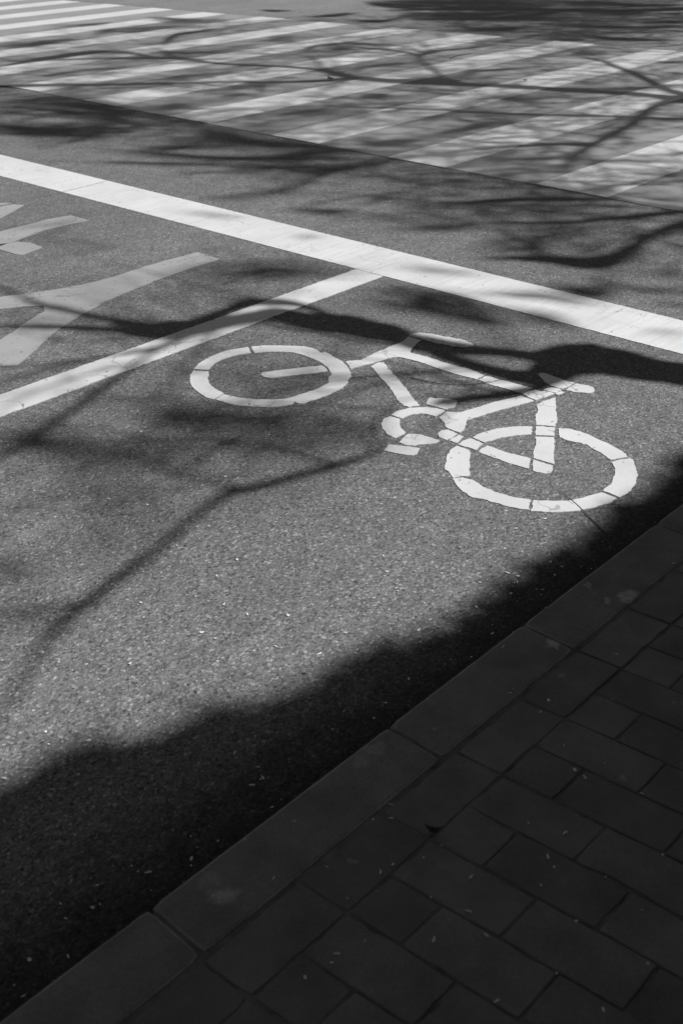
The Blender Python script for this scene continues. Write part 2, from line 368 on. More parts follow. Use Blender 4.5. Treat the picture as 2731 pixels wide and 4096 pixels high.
bp('rear_wheel', [
 b_([(560, 660), (628, 687), (590, 721), (497, 692), (520, 675)]),
 b_([(572, 655), (620, 632), (700, 610), (780, 600), (850, 597), (885, 598), (883, 620), (880, 642), (800, 645), (720, 657), (638, 681)]),
 b_([(1022, 608), (1080, 612), (1140, 627), (1190, 645), (1210, 658), (1270, 683), (1330, 715), (1365, 738), (1383, 757), (1340, 765), (1295, 773), (1255, 745), (1210, 720), (1165, 690), (1150, 692), (1140, 685), (1100, 678), (1060, 668), (1027, 655), (1022, 630)]),
 b_([(1393, 765), (1412, 770), (1418, 800), (1428, 820), (1437, 850), (1424, 880), (1418, 905), (1395, 935), (1372, 950), (1340, 968), (1297, 950), (1255, 935), (1295, 895), (1310, 860), (1318, 820), (1298, 785), (1340, 773)]),
 b_([(1245, 943), (1325, 975), (1290, 997), (1200, 1025), (1100, 1041), (980, 1047), (878, 1041), (890, 985), (980, 988), (1080, 985), (1170, 965)]),
 b_([(868, 1034), (800, 1025), (700, 1000), (620, 976), (570, 970), (545, 950), (520, 938), (490, 905), (482, 893), (470, 872), (520, 865), (570, 876), (600, 893), (640, 920), (720, 950), (800, 970), (878, 983)]),
 b_([(490, 699), (560, 725), (562, 750), (558, 770), (555, 820), (564, 855), (520, 860), (472, 868), (450, 835), (430, 825), (432, 790), (440, 750), (465, 715)])], 'rear wheel ring cracked into several pieces', .0034)
bp('seat_post', [
 b_([(905, 487), (940, 468), (1007, 446), (1008, 510), (1014, 560), (1003, 598), (905, 590), (902, 545), (916, 510)]),
 b_([(903, 597), (1003, 604), (1000, 648), (903, 644)]), b_([(901, 652), (1000, 655), (1000, 720), (997, 795), (940, 779), (890, 763), (890, 740), (905, 690)]),
 b_([(890, 771), (940, 787), (992, 805), (988, 830), (978, 840), (955, 845), (920, 838), (888, 828)])], 'broad seat post bar with scratches and gaps')

# ------------------------------------------------------------------ kerb and paving
ZK = .12*K
KO, KI = .970*K, .8435*K            # outer and inner edge of the kerb stones
spots = []
for (x, y, r, a_) in [(1900+1140*.53, 2200+345*.53, .020, .16), (1900+985*.53, 2200+385*.53, .010, .10), (1900+862*.53, 2200+270*.53, .012, .10), (1900+862*.53, 2200+298*.53, .008, .10),
                   (1900+585*.53, 2200+720*.53, .012, .14), (1900+815*.53, 2200+575*.53, .006, .08), (1000*Q, 2900+765*Q, .020, .14), (930*Q, 2900+700*Q, .018, .05), (1500, 3000, .02, .06), (1440, 3040, .015, .05)]:
    g = G(x, y, ZK); spots.append(((g.x, g.y, ZK), r*1.15, a_*1.5))
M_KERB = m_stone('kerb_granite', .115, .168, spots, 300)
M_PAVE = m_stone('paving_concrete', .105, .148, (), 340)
M_BED = m_plain('joint_dirt', .055, .15, 22, .95)
def add_tint(o, vals):
    me = o.data; ca_ = me.color_attributes.new('tint', 'FLOAT_COLOR', 'POINT')
    for i, v in enumerate(vals): ca_.data[i].color = (v, v, v, 1)
def block(V, Fc, T, c4, z, depth, bev, tint, tilt=(0, 0), skew=lambda p: p, arris=1.0):
    """stone block: chamfered top (two rings), wavy arrises; c4 corners ccw"""
    b0 = len(V)
    ring = []
    for i in range(4):
        A = Vector(c4[i]); B = Vector(c4[(i+1) % 4]); kk = max(2, int((B-A).length/.02))
        for j in range(kk): ring.append((A.lerp(B, j/kk), i, j == 0))
    cen = sum((Vector(c) for c in c4), Vector((0, 0)))/4
    n_ = len(ring)
    def inset(p, d):
        # move towards the centre per axis
        hx = max(abs(Vector(c).x-cen.x) for c in c4); hy = max(abs(Vector(c).y-cen.y) for c in c4)
        return Vector((cen.x+(p.x-cen.x)*(1-d/hx), cen.y+(p.y-cen.y)*(1-d/hy)))
    levels = [(0, -depth), (0, -bev), (bev*.35, -bev*.3), (bev*1.1, 0)]
    for d, dz in levels:
        for (p, i, cn) in ring:
            q = inset(p, d+.0008*(1+noise.noise(Vector((p.x*45, p.y*45, i))))+max(0, noise.noise(Vector((p.x*23+7, p.y*23, i*2.))) -.28)*(.003 if arris > 1 else .009)+(bev*.35 if cn else 0))
            q = skew(q)
            V.append((q.x, q.y, z+dz+tilt[0]*(p.x-cen.x)+tilt[1]*(p.y-cen.y))); T.append(tint*(.8 if dz < -bev*1.5 else arris*(1+.5*noise.noise(Vector((p.x*14, p.y*14, 3)))) if d < bev*.9 else 1))
    for l in range(3):
        for i in range(n_):
            j = (i+1) % n_
            Fc.append([b0+l*n_+i, b0+l*n_+j, b0+(l+1)*n_+j, b0+(l+1)*n_+i])
    Fc.append([b0+3*n_+i for i in range(n_)])
V, Fc, T = [], [], []
joints = [-6.0]
while joints[-1] < .0: joints.append(joints[-1]+.53)
joints = [j for j in joints if j < .3*K]+[.581*K, 1.106*K, 1.508*K, 2.03*K]
while joints[-1] < 30: joints.append(joints[-1]+.54)
for i in range(len(joints)-1):
    g = .0008
    block(V, Fc, T, [(joints[i]+g, KI+.004), (joints[i+1]-g, KI+.004), (joints[i+1]-g, KO), (joints[i]+g, KO)], ZK+rnd.uniform(-.001, .001), .16, .007, rnd.uniform(.93, 1.08), (rnd.uniform(-.002, .002), rnd.uniform(-.004, .004)), arris=1.5)
o = mesh_obj('kerb', V, Fc, M_KERB); add_tint(o, T); tag(o, 'dark grey granite kerb in deep shade', None, None, 'structure')
# kerb foot: the stones widen to the carriageway
# paving: a soldier row along the kerb, then running bond across
V, Fc, T = [], [], []
PW, PL = .0935*K, .187*K
def skew(p): return Vector((p.x+.085*(KI-p.y), p.y))
g = .0011
x0 = 1.133*K
def pav(x_a, x_b, y_a, y_b):
    block(V, Fc, T, [(x_a+g, y_a+g*.6), (x_b-g, y_a+g), (x_b-g, y_b-g), (x_a+g, y_b-g)], ZK-.0015+rnd.uniform(-.0012, .0012), .05, .0026, rnd.uniform(.86, 1.12), (rnd.uniform(-.010, .010), rnd.uniform(-.010, .010)), skew)
for i in range(-26, 60):
    pav(x0+i*PL, x0+(i+1)*PL, KI-PW, KI-.002)
    for h in range(2):
        xa = x0+i*PL+h*PW
        off = KI-PW
        y = off-(PW if h == 0 else 2*PW)
        if h == 0: pav(xa, xa+PW, off-PW, off)
        else: pav(xa, xa+PW, off-2*PW, off)
        while y > -2.6:
            pav(xa, xa+PW, y-PL, y); y -= PL
o = mesh_obj('pavement', V, Fc, M_PAVE); add_tint(o, T); tag(o, 'dark concrete paving blocks of the pavement in deep shade', None, None, 'structure')
o = mesh_obj('pavement_bed', [(-40, -40, ZK-.0040), (70, -40, ZK-.0040), (70, KO-.02, ZK-.0040), (-40, KO-.02, ZK-.0040), (-40, KO-.02, -.1), (70, KO-.02, -.1)], [(0, 1, 2, 3), (3, 2, 5, 4)], M_BED)
tag(o, 'dirt filled joints under the paving blocks', None, None, 'structure')
# gutter strip between kerb face and road sheet is closed by extending road under the kerb
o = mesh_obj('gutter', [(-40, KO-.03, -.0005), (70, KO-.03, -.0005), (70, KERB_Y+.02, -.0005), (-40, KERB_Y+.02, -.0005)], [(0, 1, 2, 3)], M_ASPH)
tag(o, 'darker asphalt edge at the foot of the kerb', None, None, 'structure')

# ------------------------------------------------------------------ petals, leaf, twigs
M_PETAL = m_plain('petal', .45, .60, 80, .6)
M_LEAFD = m_plain('dry_leaf', .02, .04, 50, .8)
def petal_mesh():
    V = []; n_ = 10
    for r_, z in ((1, .0012), (.55, .0020)):
        for i in range(n_):
            t = 2*math.pi*i/n_; V.append((r_*.0068*math.cos(t), r_*.0032*math.sin(t)*(1+.25*math.cos(t)), z+.0010*math.cos(2*t)))
    V.append((0, 0, .0022))
    F_ = [[i, (i+1) % n_, n_+(i+1) % n_, n_+i] for i in range(n_)]+[[n_+i, n_+(i+1) % n_, 2*n_] for i in range(n_)]
    return V, F_
pm, pf = petal_mesh()
p_meshes = []
for i in range(4):
    me = bpy.data.meshes.new('fallen_petal'); s_ = (1, .8, 1.1, .65)[i]
    me.from_pydata([(x*s_+.0012*math.sin(y*700+i)*i, y*(1, 1.25, .8, 1.3)[i]+x*x*(8*i), z) for x, y, z in pm], [], pf); me.materials.append(M_PETAL); me.shade_smooth(); p_meshes.append(me)
R10 = (900, 3200, 1000/1568); R11 = (1331, 2900, Q); R9 = (1900, 2200, .53)
pave_p = px([(435, 138), (928, 125), (1040, 30), (1042, 116), (1050, 408), (975, 458), (1360, 288), (1245, 365), (1543, 483), (1290, 613), (1530, 700), (707, 967), (503, 1118), (670, 1022), (880, 887), (1308, 885), (305, 495), (640, 422), (765, 618)], *R10) \
 + px([(963, 595), (990, 640), (930, 720), (1220, 682), (1380, 830), (1090, 880), (1000, 1115), (735, 1237), (1210, 1278), (688, 943), (1040, 487), (875, 440), (1083, 204), (1128, 236), (1035, 92), (1382, 308), (1475, 582), (1410, 1072)], *R11) \
 + px([(285, 622), (205, 740), (285, 1052), (260, 1082), (490, 1227), (555, 1140), (1068, 790), (1495, 1155), (1490, 105), (530, 437), (750, 1665), (975, 1612)], *R9)
road_p = px([(820, 128), (1075, 102), (950, 85), (227, 253), (245, 322), (565, 320), (783, 328), (828, 342), (660, 371), (408, 463), (290, 408), (185, 440), (60, 598), (383, 584), (642, 480), (825, 370), (912, 400), (938, 402), (796, 420), (1022, 300), (1110, 300), (712, 600), (340, 805), (235, 910), (50, 948)], 1331, 2000, Q) \
 + px([(205, 33), (222, 88), (398, 70), (27, 240), (240, 290), (1180, 240), (1053, 128), (858, 602), (857, 632), (592, 632), (618, 658), (665, 662), (435, 722), (450, 805), (418, 820), (298, 868), (135, 1055), (1130, 270), (655, 93)], 0, 2900, Q) \
 + px([(630, 33), (1012, 232), (762, 635), (795, 543), (662, 360), (853, 592), (1062, 605), (972, 678), (632, 798), (1075, 777), (1003, 806), (1108, 850), (905, 930), (583, 1070), (730, 1100), (968, 957), (1550, 933), (1398, 808), (1240, 995), (1432, 1025), (1290, 855), (12, 1058), (1438, 117), (492, 332)], 0, 1700, Q)
def put_petals(L, z, label, group, s0):
    for (x, y) in L:
        g_ = G(x, y, z)
        o = bpy.data.objects.new('fallen_petal', rnd.choice(p_meshes)); C.objects.link(o)
        o.location = (g_.x, g_.y, z+.001)
        o.rotation_euler = (rnd.uniform(-.15, .15), rnd.uniform(-.15, .15), rnd.uniform(0, 3.14))
        s = s0*rnd.uniform(.45, 1.25); o.scale = (s, s, s)
        tag(o, label, 'petal', group)
put_petals(pave_p, ZK-.001, 'tiny pale fallen petal lying on the dark shaded kerb or paving', 'pale petals on the shaded paving', .68)
put_petals(road_p, .001, 'tiny pale fallen petal lying on the speckled asphalt', 'pale petals on the asphalt', .8)
gut_p = []
while len(gut_p) < 34:
    x_ = rnd.uniform(-20, 2700); t_ = rnd.random()**1.6; y_ = (4075-.762*x_ if x_ < 1400 else 4048-.742*x_)-14-t_*330
    if 0 < y_ < 4096: gut_p.append((x_, y_))
put_petals(gut_p, .001, 'tiny pale fallen petal lying in the dark gutter beside the kerb', 'pale petals in the gutter', .5)
# dark leaf on the paving
g_ = G(900+1310*.6378, 3200+215*.6378, ZK)
V = []; n_ = 14
for i in range(n_+1):
    t = i/n_; w_ = .009*math.sin(math.pi*t)**.8
    for s_ in (-1, 0, 1): V.append(((t-.5)*.034, s_*w_*.8, .004+.010*(t-.5)**2*8+(.005 if s_ else 0)*math.sin(math.pi*t)))
Fc = []
for i in range(n_):
    for s_ in range(2): Fc.append([i*3+s_, (i+1)*3+s_, (i+1)*3+s_+1, i*3+s_+1])
o = mesh_obj('fallen_leaf', V, Fc, M_LEAFD, smooth_=True); o.location = (g_.x, g_.y, ZK); o.rotation_euler.z = math.radians(-55)
tag(o, 'small dark curled leaf lying in a joint of the paving', 'leaf')

def catmull(P, sub):
    P = [np.array(p, float) for p in P]
    if len(P) < 3:
        return [P[0]+(P[-1]-P[0])*i/(sub*2) for i in range(sub*2+1)]
    P = [2*P[0]-P[1]]+P+[2*P[-1]-P[-2]]; out = []
    for i in range(1, len(P)-2):
        for j in range(sub):
            t = j/sub; a0, a1, a2, a3 = P[i-1:i+3]
            out.append(.5*((2*a1)+(-a0+a2)*t+(2*a0-5*a1+4*a2-a3)*t*t+(-a0+3*a1-3*a2+a3)*t**3))
    out.append(P[-2]); return out
def tube(V, Fc, pts, rad, ns=6):
    """tapered tube through pts (Nx3) with radii"""
    b0 = len(V); n_ = len(pts)
    for i in range(n_):
        d = Vector(pts[min(i+1, n_-1)])-Vector(pts[max(i-1, 0)]); d = d.normalized() if d.length > 1e-9 else Vector((0, 0, 1))
        a1 = d.cross(Vector((.31, .2, .93))).normalized(); a2 = d.cross(a1)
        for k in range(ns):
            t = 2*math.pi*k/ns; q = Vector(pts[i])+(a1*math.cos(t)+a2*math.sin(t))*max(rad[i], .0005); V.append((q.x, q.y, q.z))
    for i in range(n_-1):
        for k in range(ns):
            k2 = (k+1) % ns; Fc.append([b0+i*ns+k, b0+i*ns+k2, b0+(i+1)*ns+k2, b0+(i+1)*ns+k])
    Fc.append([b0+k for k in range(ns)][::-1]); Fc.append([b0+(n_-1)*ns+k for k in range(ns)])
def lay_twig(pts, r0, r1, label, cat, name):
    P = [G(x, y) for x, y in pts]; P = catmull([(p.x, p.y, .003+r0) for p in P], 5); V, Fc = [], []
    tube(V, Fc, [(p[0], p[1], p[2]) for p in P], [r0+(r1-r0)*i/(len(P)-1) for i in range(len(P))], 5)
    o = mesh_obj(name, V, Fc, M_LEAFD, smooth_=True); tag(o, label, cat)
lay_twig(px([(245, 348), (275, 353), (330, 366), (400, 378), (480, 384), (560, 383), (620, 376), (665, 366)], *R6), .0016, .0008, 'thin dark curved twig crossing the frame of the bicycle symbol', 'twig', 'twig')
lay_twig(px([(975, 905), (1040, 950), (1090, 985), (1135, 1025), (1170, 1065), (1215, 1105), (1260, 1150)], *R6), .0004, .0018, 'long thin dark crack across the bottom of the rear wheel marking', 'twig', 'twig')  # crack in the road, modelled as a thin twig-like tube
lay_twig([(1400+470*.849, 280*.849), (1400+490*.849, 270*.849), (1400+530*.849, 262*.849), (1400+570*.849, 256*.849)], .004, .002, 'small dark twig lying on a crosswalk gap far off', 'twig', 'twig')
lay_twig([(1313, 312), (1322, 317), (1332, 315)], .007, .004, 'short dark scrap of bark lying on the crosswalk', 'twig', 'twig')
lay_twig([(1400+815*.849, 382*.849), (1400+832*.849, 382*.849)], .006, .004, 'tiny dark scrap of bark on a white crosswalk stripe', 'twig', 'twig')

# ------------------------------------------------------------------ bare street trees
M_BARK = m_plain('bark', .10, .22, 12, .9)
M_BARKD = m_plain('dark_bark', .06, .12, 14, .9)
M_FOL = m_plain('evergreen_leaf', .03, .055, 6, .6)
SD = -SH
R7 = (1400, 0, 1331/1568); R8 = (0, 0, Q); R4 = (1331, 700, Q); R2 = (1331, 0, Q); R1 = (0, 0, Q); R6b = R6; R12 = (0, 1700, Q)
RZ = (0, 1050, 900/1568)
def P3(frame, pts):     # (x, y, thickness) triples in survey frames
    ox, oy, k = frame; return [(ox+x*k, oy+y*k, t*k) for x, y, t in pts]
LIMBS1 = [   # shadow axes cast by the near tree
 P3(R4, [(1900, 950, 125), (1568, 892, 100), (1400, 870, 100), (1230, 835, 115), (1120, 825, 125), (1000, 820, 110), (900, 812, 46), (800, 800, 38), (700, 790, 42), (600, 783, 50), (480, 770, 66), (390, 753, 80), (320, 733, 72), (220, 705, 86), (100, 680, 86), (0, 664, 86), (-170, 640, 62)])
 + P3(R3, [(1250, 622, 46), (1150, 635, 44), (1000, 662, 52), (850, 684, 70), (740, 692, 78), (640, 686, 66), (520, 652, 30), (420, 634, 26), (320, 612, 26), (200, 588, 26), (120, 560, 26), (50, 520, 30), (0, 502, 30), (-150, 450, 26)]),
 P3(R3, [(1560, 660, 40), (1400, 600, 30), (1300, 578, 30), (1190, 570, 30), (1120, 572, 34), (1040, 598, 34), (960, 630, 40), (880, 660, 44), (760, 695, 50), (680, 712, 40), (600, 708, 28), (500, 694, 20), (380, 688, 18), (250, 684, 18), (100, 680, 18), (0, 674, 18), (-160, 660, 16)]),
 P3(R3, [(1000, 680, 40), (880, 705, 36), (790, 740, 32), (720, 775, 32), (660, 810, 32), (600, 860, 34), (520, 915, 36), (430, 975, 36), (330, 1050, 38), (220, 1125, 38)]) + P3(R12, [(100, 85, 38), (0, 150, 40), (-120, 230, 40)]),
 P3(R4, [(1100, 850, 110), (1000, 900, 80), (930, 915, 60), (860, 905, 60), (780, 892, 50), (680, 868, 50), (580, 838, 46), (480, 808, 40), (400, 785, 36)]),
 P3(R4, [(1050, 890, 70), (960, 940, 44), (880, 962, 36), (760, 985, 36), (620, 1000, 36), (500, 1020, 36), (430, 1036, 26)]),
 P3(R5, [(1400, 590, 14), (1320, 640, 40), (1275, 690, 50)])
 + P3(R5, [(1270, 745, 60), (1270, 800, 50), (1240, 870, 36), (1120, 925, 38), (950, 975, 40), (800, 1015, 42), (600, 1070, 44), (450, 1110, 46)])
 + P3(R12, [(1050, 292, 48), (990, 325, 48), (900, 390, 52), (800, 480, 56), (700, 560, 58), (600, 635, 60), (500, 705, 62), (400, 790, 66), (290, 880, 70), (200, 980, 74), (130, 1090, 78), (70, 1200, 74), (0, 1310, 66), (-80, 1430, 50)]),
 
 P3(R4, [(880, 905, 70), (960, 860, 110), (1060, 800, 80), (1140, 770, 40), (1200, 765, 30)]),
]
SOFT1 = [ # broken twiggy shadow, many thin shoots
 P3(R5, [(1340, 640, 70), (1270, 700, 120), (1240, 770, 120), (1275, 830, 60)]), P3(R5, [(1340, 640, 60), (1265, 710, 110), (1245, 770, 110), (1275, 820, 60)]),
 P3((0, 0, 1.7417), [(870, 1005, 60), (740, 985, 80), (620, 985, 80), (500, 1010, 60), (380, 1030, 50)]), P3((0, 0, 1.7417), [(240, 1090, 50), (255, 1200, 70), (290, 1330, 50)]), P3((0, 0, 1.7417), [(-40, 1000, 90), (60, 1010, 80), (170, 1060, 60)]), P3((0, 0, 1.7417), [(330, 940, 50), (450, 960, 50), (600, 960, 50)]), P3((0, 0, 1.7417), [(880, 670, 50), (960, 690, 70), (1060, 710, 60), (1150, 740, 40)]), P3((0, 0, 1.7417), [(700, 620, 24), (620, 630, 30), (560, 640, 24)]),
 P3(R12, [(290, 880, 50), (200, 850, 80), (80, 860, 90), (-60, 850, 90)]),
 P3(R12, [(-200, 620, 90), (-60, 640, 90), (60, 660, 80), (150, 690, 60)]),
 P3(R4, [(180, 500, 130), (300, 540, 130), (450, 580, 130), (620, 630, 110), (800, 670, 90)]),
 P3(R4, [(760, 600, 50), (950, 650, 70), (1100, 720, 50)]),
 P3(R3, [(1700, 440, 60), (1450, 430, 80), (1200, 415, 80), (950, 430, 70), (750, 470, 60)]),
 P3(R12, [(1568, 20, 110), (1350, 60, 130), (1200, 90, 80)]), P3(R3, [(1300, 1060, 70), (1050, 1075, 90), (800, 1080, 80), (600, 1090, 60)]),
 P3(R12, [(860, 30, 60), (750, 90, 60), (500, 130, 70), (300, 170, 60)]),
 P3(R5, [(1300, 800, 60), (1100, 700, 60), (950, 640, 60), (850, 620, 30)]),
 P3(R12, [(560, 150, 50), (520, 300, 60), (480, 450, 50)]),
 P3(R3, [(700, 640, 30), (600, 620, 30), (520, 600, 26), (420, 570, 20)]),
 P3(R3, [(400, 150, 30), (330, 190, 25), (200, 270, 22), (60, 300, 20)]),
 P3(R4, [(1568, 700, 30), (1400, 720, 30)]),
]
LIMBS2 = [
 P3(R7, [(1900, 495, 34), (1568, 470, 30), (1450, 458, 16), (1250, 440, 16), (1000, 425, 17), (700, 408, 16), (480, 397, 20), (400, 386, 30), (300, 387, 22), (150, 382, 18), (0, 365, 20)]) + P3(R8, [(1450, 318, 12), (1250, 300, 8), (1100, 293, 8), (950, 284, 8), (870, 273, 9), (800, 263, 11), (700, 262, 9), (600, 262, 8), (480, 264, 7), (350, 268, 6), (150, 275, 5), (-100, 280, 4)]),
 P3(R7, [(480, 397, 24), (440, 372, 26), (385, 330, 22), (335, 285, 16), (310, 262, 12), (230, 245, 9), (100, 230, 7), (-80, 215, 5)]),
 P3(R7, [(320, 268, 12), (400, 244, 8), (560, 228, 6), (700, 210, 4)]),
 P3(R7, [(1620, 462, 30), (1500, 430, 22), (1400, 380, 26), (1330, 345, 20), (1260, 322, 14), (1180, 290, 10), (1050, 262, 8)]),
 P3(R2, [(1720, 400, 34), (1568, 440, 30), (1430, 482, 24), (1330, 560, 34), (1230, 612, 30), (1130, 668, 28), (1060, 715, 26), (1010, 770, 16)]),
 P3(R2, [(1180, 645, 20), (1100, 650, 14), (1000, 647, 12), (850, 656, 9), (700, 668, 8), (500, 690, 6)]),
 P3(R2, [(1800, 545, 10), (1568, 537, 10), (1300, 526, 8), (950, 518, 10), (650, 505, 8), (350, 490, 7), (0, 478, 7)]),
 P3(R8, [(1568, 352, 12), (1400, 366, 10), (1200, 370, 7), (1000, 370, 6), (850, 375, 7), (500, 380, 8), (250, 384, 9), (0, 388, 11), (-150, 390, 8)]),
 P3(R8, [(1480, 322, 14), (1430, 300, 18), (1400, 262, 20), (1372, 235, 18), (1395, 213, 12), (1480, 200, 8), (1568, 192, 6)]),
 P3(R8, [(840, 270, 10), (755, 247, 14), (722, 218, 18), (745, 188, 24), (780, 162, 18), (850, 148, 10), (960, 132, 8)]),
 P3(R8, [(700, 263, 8), (620, 246, 10), (500, 236, 14), (400, 238, 15), (300, 250, 13), (150, 272, 12), (0, 300, 10)]),
 P3(R4, [(1800, 190, 30), (1568, 222, 26), (1450, 255, 28), (1360, 310, 44), (1270, 365, 54), (1150, 395, 50), (1000, 380, 30), (820, 372, 20), (650, 378, 14)]),
 P3(R4, [(1700, 150, 14), (1450, 175, 16), (1200, 200, 14), (1000, 214, 12), (700, 210, 10)]),
 P3(R4, [(1200, 110, 10), (900, 108, 16), (700, 118, 16), (480, 130, 8)]),
]
SOFT2 = [
 P3(R4, [(1270, 380, 50), (1210, 460, 46), (1200, 530, 50), (1080, 510, 44), (950, 495, 20)]),
 P3(R4, [(1270, 380, 70), (1210, 460, 46), (1200, 530, 70), (1080, 510, 44), (950, 495, 20)]),
 P3(R4, [(1060, 262, 22), (960, 290, 28), (860, 325, 30), (780, 348, 26)]),
 P3(R4, [(800, 130, 12), (690, 145, 24), (560, 190, 26), (640, 225, 34), (480, 240, 26), (300, 245, 24), (150, 262, 24)]),
 P3(R2, [(560, 690, 8), (420, 702, 20), (300, 716, 26), (150, 738, 34), (0, 766, 44), (-60, 780, 40)]) + P3(R1, [(1330, 830, 30), (1220, 860, 26), (1060, 885, 26), (950, 880, 12), (830, 870, 8)]),
 P3((0,0,1.7417), [(-30, 250, 26), (120, 252, 40), (240, 262, 44), (330, 285, 30)]), P3((0,0,1.7417), [(-30, 290, 30), (80, 300, 30), (190, 310, 26)]), P3((0,0,1.7417), [(400, 320, 16), (600, 330, 20), (800, 350, 16)]), P3((0,0,1.7417), [(300, 350, 10), (520, 365, 14), (760, 372, 16)]),
 P3(R1, [(-50, 455, 34), (120, 455, 34), (260, 452, 34), (400, 470, 44), (540, 497, 44), (700, 515, 30)]), P3(R1, [(-50, 565, 44), (150, 580, 44), (300, 585, 44), (430, 590, 50), (540, 600, 30)]),
 P3(R1, [(480, 480, 44), (470, 540, 44), (420, 600, 40), (250, 645, 34)]),
 P3(R1, [(900, 590, 40), (1010, 610, 44), (1120, 632, 22), (1300, 640, 12)]), P3(R1, [(1700, 700, 60), (1500, 695, 50), (1300, 702, 30), (1150, 700, 16)]),
 P3(R1, [(600, 683, 14), (750, 665, 20), (900, 655, 14), (1050, 660, 14)]), P3(R1, [(250, 722, 8), (600, 733, 10), (1000, 740, 10), (1350, 742, 12)]),
 P3(R1, [(1130, 755, 14), (1350, 752, 22), (1568, 750, 40)]), P3(R1, [(850, 770, 8), (1200, 768, 10)]), P3(R1, [(1280, 940, 14), (1450, 945, 24), (1568, 950, 30)]),
 P3(R4, [(1650, 510, 22), (1450, 520, 20), (1300, 505, 24)]), P3(R4, [(1650, 582, 14), (1400, 575, 14)]), P3(R4, [(1568, 460, 10), (1400, 430, 20)]),
 P3(R4, [(250, 405, 16), (400, 422, 26), (540, 438, 22), (700, 455, 12)]), P3(R4, [(660, 520, 20), (800, 538, 34), (950, 548, 36), (1100, 570, 26), (1250, 595, 14)]),
 P3(R8, [(1150, 985, 12), (1050, 978, 12), (930, 962, 14), (800, 945, 8)]), P3(R8, [(1420, 1065, 20), (1330, 1060, 16)]),
 P3(R2, [(950, 430, 24), (850, 445, 30), (730, 440, 20), (600, 470, 12)]), P3(R2, [(860, 540, 26), (700, 560, 34), (560, 590, 28), (420, 610, 16)]), P3(R2, [(430, 610, 26), (300, 635, 34), (210, 650, 34), (120, 620, 20)]),
 P3(R2, [(1100, 700, 16), (950, 712, 16), (700, 715, 14)]), P3(R2, [(1650, 375, 34), (1450, 395, 16), (1300, 400, 10), (1000, 395, 6)]),
 P3(R2, [(1568, 895, 12), (1350, 892, 10)]), P3(R2, [(1568, 780, 10), (1450, 770, 12)]), P3(R2, [(1650, 690, 14), (1500, 690, 16)]), P3(R2, [(1500, 730, 14), (1250, 722, 14), (1100, 730, 14)]),
 P3(R8, [(420, 186, 18), (330, 188, 24), (240, 186, 20), (150, 202, 14), (60, 195, 14)]), P3(R8, [(220, 206, 12), (130, 208, 16), (0, 208, 12)]),
 P3(R8, [(920, 125, 16), (820, 125, 24), (700, 128, 26), (600, 138, 22), (500, 135, 18), (440, 160, 16)]), P3(R8, [(1060, 90, 10), (900, 97, 18), (760, 88, 18), (680, 78, 10)]),
 P3(R8, [(500, 102, 12), (400, 112, 14), (300, 120, 10)]), P3(R8, [(930, 335, 18), (820, 345, 20), (700, 358, 14)]), P3(R8, [(900, 470, 26), (780, 480, 34), (700, 490, 20)]),
 P3(R8, [(1250, 380, 20), (1100, 390, 24), (1000, 405, 22)]), P3(R8, [(1568, 490, 24), (1430, 500, 24), (1300, 510, 16), (1150, 530, 12)]), P3(R8, [(300, 330, 12), (200, 345, 10), (420, 312, 12), (600, 305, 10)]),
 P3(R8, [(1120, 435, 14), (1060, 425, 14), (990, 450, 14)]), P3(R8, [(350, 340, 10), (550, 325, 10)]), P3(R8, [(700, 230, 12), (850, 240, 10), (1000, 232, 8)]),
 P3(R8, [(1300, 160, 14), (1200, 185, 12), (1350, 175, 16)]), P3(R8, [(1568, 225, 20), (1480, 215, 12)]),
 P3(R7, [(780, 185, 10), (700, 200, 12), (820, 205, 12)]), P3(R7, [(1190, 240, 18), (1120, 255, 14), (1080, 240, 8)]), P3(R7, [(1568, 290, 14), (1450, 300, 10)]), P3(R7, [(1568, 345, 14), (1500, 350, 20)]),
 P3(R7, [(900, 315, 8), (700, 330, 10), (520, 345, 12)]), P3(R7, [(250, 300, 12), (120, 310, 14), (0, 335, 12)]), P3(R7, [(180, 215, 10), (0, 205, 12)]), P3(R7, [(180, 480, 20), (190, 540, 26), (260, 580, 20)]), P3(R7, [(60, 450, 26), (180, 460, 30)]),
]
SOFT3 = [
 P3(R7, [(980, 40, 26), (800, 30, 30), (600, 26, 34), (400, 30, 34), (200, 25, 22), (100, 15, 12)]), P3(R7, [(950, 75, 24), (760, 60, 26), (560, 70, 22), (380, 72, 26), (200, 80, 14)]), P3(R7, [(1000, 10, 18), (700, 8, 22), (400, 6, 20), (200, 8, 12)]),
 P3(R7, [(980, 90, 16), (700, 88, 18), (450, 88, 18)]), P3(R7, [(800, 128, 14), (700, 138, 18), (590, 140, 16)]), P3(R7, [(220, 85, 8), (150, 100, 14), (80, 100, 14), (0, 98, 12)]),
 P3(R7, [(1568, 100, 20), (1450, 108, 12)]), P3(R7, [(1400, 55, 14), (1280, 62, 18), (1120, 62, 12)]), P3(R7, [(1568, 22, 10), (1350, 25, 12), (1150, 15, 10)]), P3(R7, [(1500, 188, 10), (1350, 188, 12), (1200, 180, 16), (1130, 165, 8)]),
 P3(R7, [(1250, 10, 12), (1050, 15, 14)]), P3(R7, [(1568, 60, 10), (1500, 66, 12)]), P3(R7, [(1568, 130, 6), (1300, 128, 6), (1000, 120, 8)]), P3(R7, [(1090, 190, 8), (1020, 188, 8)]),
 P3(R8, [(1280, 50, 8), (1220, 48, 8), (1180, 45, 4)]), P3(R8, [(1568, 60, 14), (1480, 70, 14), (1400, 75, 8)]),
]
